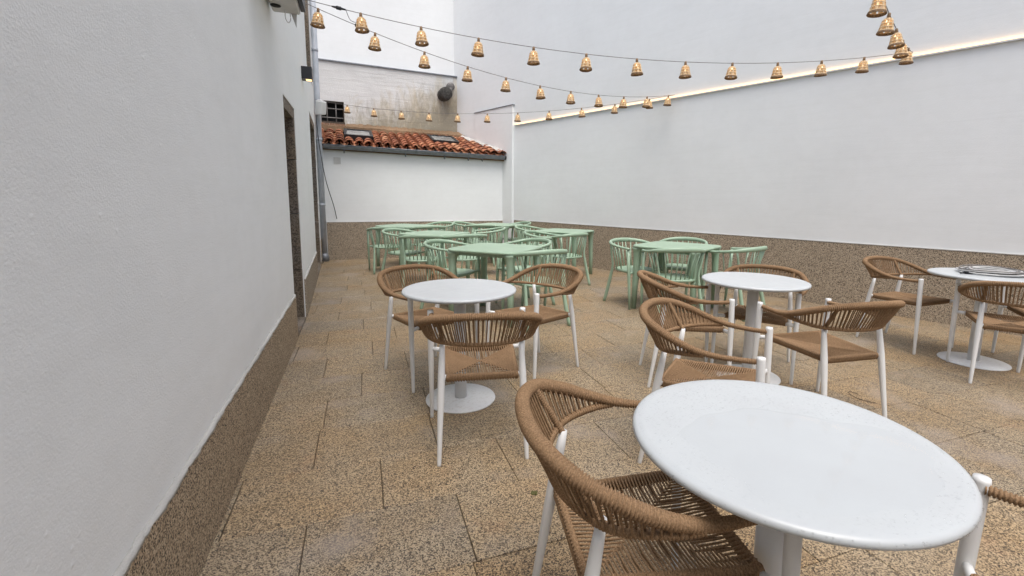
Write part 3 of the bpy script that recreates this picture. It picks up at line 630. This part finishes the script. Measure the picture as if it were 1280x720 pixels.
# beads on the rim
rb_ = MB(); dr = rb_
for k in range(320):
    a = rr.uniform(0, 2 * PI); s = rr.uniform(0.0007, 0.0015); e = rr.uniform(-0.9, 0.9)
    c = Vector((T1.x + (RT - 0.004 + 0.004 * math.cos(e)) * math.cos(a), T1.y + (RT - 0.004 + 0.004 * math.cos(e)) * math.sin(a), 0.724 + 0.009 * math.sin(e)))
    n = 6; o = len(rb_.v)
    rb_.lathe([(0, -s), (s * .8, -s * .6), (s, 0), (s * .8, s * .6), (0, s)], tuple(c), 6)
tag(rb_.build('rim_raindrops', M['drop']), 'raindrops hanging on the rim of the foreground round tabletop', 'water', kind='stuff')

# ------------------------------------------------------------------ coil of cable on the far round table
ck = thing('cable_coil', 'coil of grey and clear cable lying on the round table by the right wall', 'coil', (T4.x + 0.09, T4.y + 0.02, 0.7355), 0)
rr = random.Random(9)
for j, (m, nm) in enumerate(((M['film'], 'clear_loops'), (M['casing'], 'grey_loops'), (M['iron'], 'dark_loops'))):
    mb = MB()
    for k in range(7):
        r0 = rr.uniform(0.13, 0.235); cx, cy = rr.uniform(-.03, .03), rr.uniform(-.03, .03); ph = rr.uniform(0, 6); z0 = 0.006 + 0.0045 * k + 0.003 * j
        mb.tube([(cx + (r0 + .012 * math.sin(3 * t + ph)) * math.cos(t), cy + (r0 * .92 + .01 * math.sin(2 * t + ph)) * math.sin(t), z0 + 0.004 * math.sin(2 * t + ph)) for t in [2 * PI * i / 40 for i in range(40)]], 0.005, 6, closed=True)
    mb.build(nm, m, ck)
mb = MB(); mb.box((-0.27, -0.045, 0.002), (-0.215, -0.02, 0.022)); mb.tube([(-0.27, -0.03, 0.012), (-0.31, -0.035, 0.008)], 0.006, 6); mb.build('plug', M['black'], ck)

# ------------------------------------------------------------------ rope chair
def rope_chair():
    t = thing('rope_chair', 'x', 'chair')
    WM = M['white_metal']
    FR = []
    for sx in (-1, 1):
        mb = MB(); a, b = Vector((sx * .271, .257, 0)), Vector((sx * .269, .240, .660))
        pts = [a.lerp(b, q) for q in (0, .01, .3, .65, 0.985, 1.0)]; mb.tube(pts, [.0095, .0105, .0135, .0175, .0178, .0165], 16, up=(0, 1, 0)); mb.build('leg', WM, t)
    for sx in (-1, 1):
        mb = MB(); a, b = Vector((sx * .2185, -.263, 0)), Vector((sx * .196, -.172, .606))
        pts = [a.lerp(b, q) for q in (0, .01, .3, .6, .72, .9, 1.0)]; mb.tube(pts, [.0095, .0105, .0135, .0175, .018, .0145, .0115], 16, up=(0, 1, 0)); mb.build('leg', WM, t)
    # seat frame stubs
    for sx in (-1, 1):
        mb = MB(); mb.tube([(sx * .262, .243, .428), (sx * .205, .222, .428)], .011, 8, ry=.014); mb.build('seat_bracket', WM, t)
        mb = MB(); mb.tube([(sx * .203, -.199, .424), (sx * .17, -.185, .424)], .011, 8, ry=.014); mb.build('seat_bracket', WM, t)
    # seat: rope wound edge + envelope weave
    zt = 0.445
    C4 = [Vector((-.213, .232, zt)), Vector((.213, .232, zt)), Vector((.183, -.205, zt - .010)), Vector((-.183, -.205, zt - .010))]
    Cc = Vector((0, 0.005, zt - 0.012))
    seat = MB()
    for i in range(4):
        A, B = C4[i], C4[(i + 1) % 4]; L = (B - A).length; inn = (Cc - (A + B) / 2); inn.z = 0; inn.normalize(); front = i in (0, 2)
        # wound bar
        ins = A + (B - A).normalized() * 0.004, B - (B - A).normalized() * 0.004
        path, _ = smooth_path([ins[0] + inn * .013 - Vector((0, 0, .014)), (A + B) / 2 + inn * .013 - Vector((0, 0, .014)), ins[1] + inn * .013 - Vector((0, 0, .014))], int(L / .0068 * 4))
        seat.tube(path, [.0125 - .0022 * (0, .6, 2, .6)[k % 4] for k in range(len(path))], 10, ry=[.0200 - .0022 * (0, .6, 2, .6)[k % 4] for k in range(len(path))])
        pit = 0.0128 if front else 0.0104; rad = 0.0031 if front else 0.0031; n = int(L / pit)
        for k in range(1, n):
            s = k / n; e = A.lerp(B, s); j = 0.0011 * math.sin(k * 12.9898) 
            dg = (A.lerp(Cc, 2 * s) if s < .5 else B.lerp(Cc, 2 * (1 - s))); ln_ = (dg - e).xy.length
            if ln_ < 0.02: continue
            dirn = (dg - e); dirn.z = 0; dirn.normalize(); zs = Vector((0, 0, 1))
            sg = 0.006 * min(1, ln_ / 0.2)
            top_end = Vector((dg.x, dg.y, dg.z)) + dirn * 0.006 - zs * 0.004; lo_end = Vector((dg.x, dg.y, zt - .034))
            pts = [top_end, e.lerp(dg, .5) - zs * sg + Vector((j, j, 0)), e + dirn * .014 + zs * .002, e + dirn * .002 - zs * .004, e - dirn * .0005 - zs * .014, e + dirn * .003 - zs * .030, e + dirn * .016 - zs * .036, lo_end]
            if k % 3: pts = pts[:-1]
            seat.tube(pts, rad, 5, caps=False)
    seat.build('seat', M['rope'], t)
    # backrest rails
    TR = [(.262, .232, .636), (.272, .15, .634), (.290, .04, .640), (.300, -.06, .664), (.287, -.16, .702), (.235, -.25, .737), (.13, -.305, .755), (0, -.322, .760)]
    TR = TR + [(-x, y, z) for x, y, z in TR[-2::-1]]
    LR = [(.296, .015, .634), (.290, -.05, .627), (.262, -.13, .616), (.212, -.187, .608), (.11, -.236, .604), (0, -.252, .603)]
    LR = LR + [(-x, y, z) for x, y, z in LR[-2::-1]]
    tr = MB(); path = ribbed(tr, TR, lambda u: .0140 + .0070 * max(0, min(1, (math.sin(PI * u) - .25) / .45)), .0084, .0036, 12); tr.build('top_rail', M['rope'], t)
    lr = MB(); ribbed(lr, LR, lambda u: .0122, .0084, .0028, 10); lr.build('lower_rail', M['rope'], t)
    # back strands in two layers between the rails
    bw = MB(); N = 46; tp, _ = smooth_path(TR, 600); lp, _ = smooth_path(LR, 600)
    for layer in (0, 1):
        for k in range(N):
            u = (k + .15 * layer + .25) / N; b = lp[int((0.03 + 0.94 * u) * 599)]; an = math.atan2(b.x, -(b.y - .08)); a = min(tp, key=lambda p: abs(math.atan2(p.x, -(p.y - .08)) - an))
            c = Vector((0, 0.05, 0)); out = Vector((a.x, a.y - 0.05, 0)).normalized(); off = (.010 if layer else -.009)
            j = .0012 * math.sin(k * 7.7 + layer)
            if (a - b).length < .014: continue
            p0 = a + out * off; p1 = b + out * off * .8
            bw.tube([p0, p0.lerp(p1, .5) + out * (.002 + j) + Vector((j, j, 0)), p1], .0033, 5, caps=False)
    # wrapped posts where the rear legs run up to the top rail
    for sx in (-1, 1):
        a = Vector((sx * .197, -.176, .60)); b = Vector((sx * .208, -.262, .742)); ribbed(bw, [a, a.lerp(b, .5), b], .0115, .0075, .0022, 8)
    bw.build('back_weave', M['rope'], t)
    # arm ends: small white collars
    for sx in (-1, 1): mb = MB(); mb.tube([(sx * .267, .240, .636), (sx * .262, .222, .6355)], .0105, 10); mb.build('arm_collar', WM, t)
    return t
rc = rope_chair()
ROPE = [
 (-0.244, 2.398, 9.5, 'brown rope chair seen from behind at the left round table, its seat weave in view'),
 (-0.724, 3.322, 222.7, 'brown rope chair at the back left of the left round table'),
 (0.072, 3.449, 132.5, 'brown rope chair at the right of the left round table, in front of green chairs'),
 (1.152, 3.271, 263.9, 'brown rope chair half hidden behind the nearer one at the middle round table'),
 (1.824, 3.521, 146.8, 'brown rope chair beyond the middle round table, only its curved back showing'),
 (1.827, 2.730, 13.9, 'brown rope chair seen from behind at the right of the middle round table'),
 (0.916, 2.202, 239.3, 'brown rope chair just behind the rim of the foreground table, arms pointing right'),
 (0.318, 1.157, 278.1, 'closest brown rope chair, tucked under the foreground round table on its left'),
 (1.032, 0.668, 38.0, 'brown rope chair cut by the right edge beside the foreground round table'),
 (3.525, 4.183, 201.2, 'brown rope chair against the right wall behind the table with the cable coil'),
 (3.577, 3.307, 325.6, 'brown rope chair seen from behind in front of the table with the cable coil'),
 (4.200, 3.550, 60.0, 'brown rope chair cut by the right edge beyond the table with the cable coil'),
]
for i, (x, y, a, lab) in enumerate(ROPE):
    o = rc if i == 0 else copy_tree(rc); o.location = (x, y, 0); o.rotation_euler = (0, 0, R(a)); tag(o, lab, 'chair', 'brown rope armchairs with white legs')

# ------------------------------------------------------------------ green chair
def green_chair():
    t = thing('green_chair', 'x', 'chair'); G = M['green']
    # seat with softened edge
    def outline(k, z):
        pts = []
        for i in range(40):
            a = 2 * PI * i / 40; c, s = math.cos(a), math.sin(a); e = 0.62
            x = 0.235 * k * (abs(c) ** e) * (1 if c > 0 else -1); y = 0.232 * k * (abs(s) ** e) * (1 if s > 0 else -1) + 0.01
            x *= 1.0 - 0.10 * (0.5 - y / 0.46) if y < 0 else 1.0
            pts.append((x, y, z - (0.008 if k < 0.85 and z > .43 else 0)))
        return pts
    mb = MB(); rings = [outline(.90, .418), outline(.985, .424), outline(1.0, .437), outline(.985, .448), outline(.93, .452), outline(.6, .452)]
    vs = [p for r_ in rings for p in r_]; fs = [tuple(range(39, -1, -1)), tuple(range(200, 240))]
    for j in range(5): fs += [(j * 40 + k, j * 40 + (k + 1) % 40, (j + 1) * 40 + (k + 1) % 40, (j + 1) * 40 + k) for k in range(40)]
    mb.add(vs, fs, True); mb.build('seat', G, t)
    RAIL = [(.285, .215, .722), (.292, .12, .727), (.296, .02, .735), (.288, -.09, .748), (.245, -.195, .765), (.14, -.265, .778), (0, -.288, .782)]
    RAIL = RAIL + [(-x, y, z) for x, y, z in RAIL[-2::-1]]; path, _ = smooth_path(RAIL, 56); n = len(path)
    mb = MB(); hgt = [.014 + .013 * max(0, math.sin(PI * i / (n - 1))) ** 3 for i in range(n)]
    for i in (0, n - 1): hgt[i] *= .7
    wid = [.019 if 0 < i < n - 1 else .012 for i in range(n)]
    mb.tube(path, wid, 12, ry=hgt); mb.build('top_rail', G, t)
    for sx in (-1, 1):
        mb = MB(); a, b = Vector((sx * .262, .235, 0)), Vector((sx * .280, .190, .715)); mb.tube([a, a.lerp(b, .3), a.lerp(b, .62), b], [.0125, .0165, .0185, .014], 12, ry=[.0125, .0165, .02, .016]); mb.build('leg', G, t)
        mb = MB(); mb.tube([(sx * .262, .21, .43), (sx * .20, .19, .432)], .014, 8); mb.build('seat_bracket', G, t)
    for sx in (-1, 1):
        pts, _ = smooth_path([(sx * .250, -.275, 0), (sx * .235, -.225, .20), (sx * .222, -.18, .40), (sx * .222, -.165, .50), (sx * .245, -.165, .62), (sx * .268, -.155, .745)], 16)
        mb = MB(); mb.tube(pts, [.012 + .007 * math.sin(PI * min(1, (i + 3) / 14)) for i in range(16)], 12, ry=[.012 + .010 * math.sin(PI * min(1, (i + 3) / 14)) for i in range(16)]); mb.build('leg', G, t)
    for k in range(7):
        u = (k - 3) / 3.0; sx = .150 * u; y0 = -.205 + .028 * u * u; xx = .205 * u; top = min(path, key=lambda p: (p.x - xx) ** 2 + (0 if p.y < 0 else 9))
        mb = MB(); mb.tube([(sx, y0, .44), (sx * 1.08, (y0 * 1.02 + top.y * .3 - y0 * .3), .58), (top.x, top.y, top.z)], .0072, 8); mb.build('spindle', G, t)
    for sx in (-1, 1):
        for yy, tx, ty in ((-.09, .289, -.085), (.0, .296, -.01)):
            mb = MB(); mb.tube([(sx * .215, yy, .44), (sx * .245, yy, .58), (sx * tx, ty, .735)], .0072, 8); mb.build('spindle', G, t)
    return t
gc = green_chair()
GREEN = [
 (1.36, 5.68, 207.6, 'green spindle chair standing clear at the left of the right hand green table'),
 (1.64, 5.08, 5.0, 'green spindle chair with its back to the camera at the right hand green table'),
 (2.40, 5.24, 38.0, 'green spindle chair between the right hand green table and the rope chair, seen from behind'),
 (2.00, 5.92, 145.0, 'green spindle chair behind the right hand green table, only its top rail showing'),
 (-2.44, 7.98, 25.5, 'leftmost green spindle chair, standing nearest the downpipe corner'),
 (-1.90, 7.12, 245.0, 'green spindle chair turned sideways at the left of the middle green table'),
 (-1.46, 6.40, 10.0, 'green spindle chair seen from behind, in front of the middle green table'),
 (-0.86, 5.30, 248.0, 'green spindle chair turned sideways at the left of the nearest green table'),
 (-0.88, 6.55, 28.0, 'green spindle chair wedged between the middle and nearest green tables'),
 (-0.66, 7.80, 100.0, 'green spindle chair facing left behind the middle green table, rounded back to the right'),
 (-0.90, 8.90, 10.0, 'green spindle chair seen from behind, in front of the far right corner table'),
 (-1.20, 9.50, 258.0, 'green spindle chair left of the table in the far corner, facing right'),
 (-1.78, 9.20, 150.0, 'green spindle chair beyond the far left green table, by the back wall'),
 (-1.78, 8.32, 28.0, 'green spindle chair at the front right of the far left green table'),
 (0.10, 8.40, 245.0, 'green spindle chair behind the left end of the table beside the plinth'),
 (0.27, 7.02, 250.0, 'green spindle chair facing right, at the left of the table beside the plinth'),
 (0.60, 6.93, 38.0, 'green spindle chair seen from behind, in front of the table beside the plinth'),
 (-0.02, 5.58, 128.0, 'green spindle chair behind the right corner of the nearest green table'),
 (0.10, 4.74, 30.0, 'green spindle chair seen through the rope chair back at the nearest green table'),
 (-0.22, 9.65, 115.0, 'green spindle chair right of the table in the far corner'),
]
for i, (x, y, a, lab) in enumerate(GREEN):
    o = gc if i == 0 else copy_tree(gc); o.location = (x, y, 0); o.rotation_euler = (0, 0, R(a)); tag(o, lab, 'chair', 'green spindle back armchairs')

# ------------------------------------------------------------------ green tables
def green_table():
    t = thing('green_table', 'x', 'table'); G = M['green']; H = 0.42; ZT = 0.765
    def outl(h, z, rc_=0.15):
        pts = []
        for q, (cx, cy) in enumerate(((1, 1), (-1, 1), (-1, -1), (1, -1))):
            for i in range(8):
                a = PI / 2 * q + PI / 2 * i / 7; k = h - rc_; pts.append((cx * k + rc_ * math.cos(a), cy * k + rc_ * math.sin(a), z))
        return pts
    rings = [outl(H - .02, ZT - .028), outl(H - .004, ZT - .024), outl(H, ZT - .012), outl(H - .003, ZT - .003), outl(H - .012, ZT)]
    vs = [p for r_ in rings for p in r_]; n = 32; fs = [tuple(range(n - 1, -1, -1)), tuple(range(4 * n, 5 * n))]
    for j in range(4): fs += [(j * n + k, j * n + (k + 1) % n, (j + 1) * n + (k + 1) % n, (j + 1) * n + k) for k in range(n)]
    MB().add(vs, fs, False).build('tabletop', G, t)
    for cx, cy in ((1, 1), (-1, 1), (-1, -1), (1, -1)):
        mb = MB(); c = .335; rows = [(0, .027, .018), (.3, .031, 0.012), (.58, .036, 0.0), (.66, .041, -.004), (.71, .055, -.015), (.736, .080, -.035)]; vs = []
        for z, h, o in rows:
            k = c + .008 + o * 0.6
            for a in range(12):
                an = 2 * PI * a / 12; e = .6; px = h * abs(math.cos(an)) ** e * (1 if math.cos(an) > 0 else -1); py = h * abs(math.sin(an)) ** e * (1 if math.sin(an) > 0 else -1)
                vs.append((cx * k + px, cy * k + py, z))
        fs = [tuple(range(11, -1, -1)), tuple(range(60, 72))]
        for j in range(5): fs += [(j * 12 + q, j * 12 + (q + 1) % 12, (j + 1) * 12 + (q + 1) % 12, (j + 1) * 12 + q) for q in range(12)]
        mb.add(vs, fs, True); mb.build('leg', G, t)
    mb = MB()
    for s in (-1, 1):
        mb.box((-.27, s * .335 - .012, .700), (.27, s * .335 + .012, .7365)); mb.box((s * .335 - .012, -.27, .700), (s * .335 + .012, .27, .7365))
    mb.build('apron', G, t)
    return t
g_t = green_table()
GT = [(-0.33, 5.02, -24, 'nearest square green table, behind the left round white table'),
      (-1.375, 6.95, -24, 'square green table in the middle of the green row'),
      (-2.30, 8.70, -24, 'square green table nearest the downpipe corner'),
      (-0.57, 9.38, -24, 'square green table in the far corner under the roof end'),
      (0.64, 7.78, -30, 'square green table beside the plinth, half way along the right wall'),
      (1.80, 5.47, -40, 'square green table between the rope chairs and the right wall')]
for i, (x, y, a, lab) in enumerate(GT):
    o = g_t if i == 0 else copy_tree(g_t); o.location = (x, y, 0); o.rotation_euler = (0, 0, R(a)); tag(o, lab, 'table', 'square green tables')

# ------------------------------------------------------------------ small litter
mb = MB(); pts, _ = smooth_path([(2.275, 2.99, .006), (2.235, 3.03, .008), (2.215, 2.97, .006), (2.24, 2.90, .005), (2.29, 2.85, .008)], 16); mb.tube(pts, 0.0022, 5)
tag(mb.build('twig', M['wood']), 'thin curled dark twig on the paving right of the rope chair legs', 'twig')
mb = MB(); rr = random.Random(4)
for k in range(14): mb.lathe([(0.006, 0), (0.005, .004), (0, .006)], (0.047 + rr.uniform(-.012, .012), 1.90 + rr.uniform(-.010, .010), 0.0005), 6)
tag(mb.build('moss_tuft', M['moss']), 'tiny green moss tuft on the paving left of the closest rope chair', 'moss')
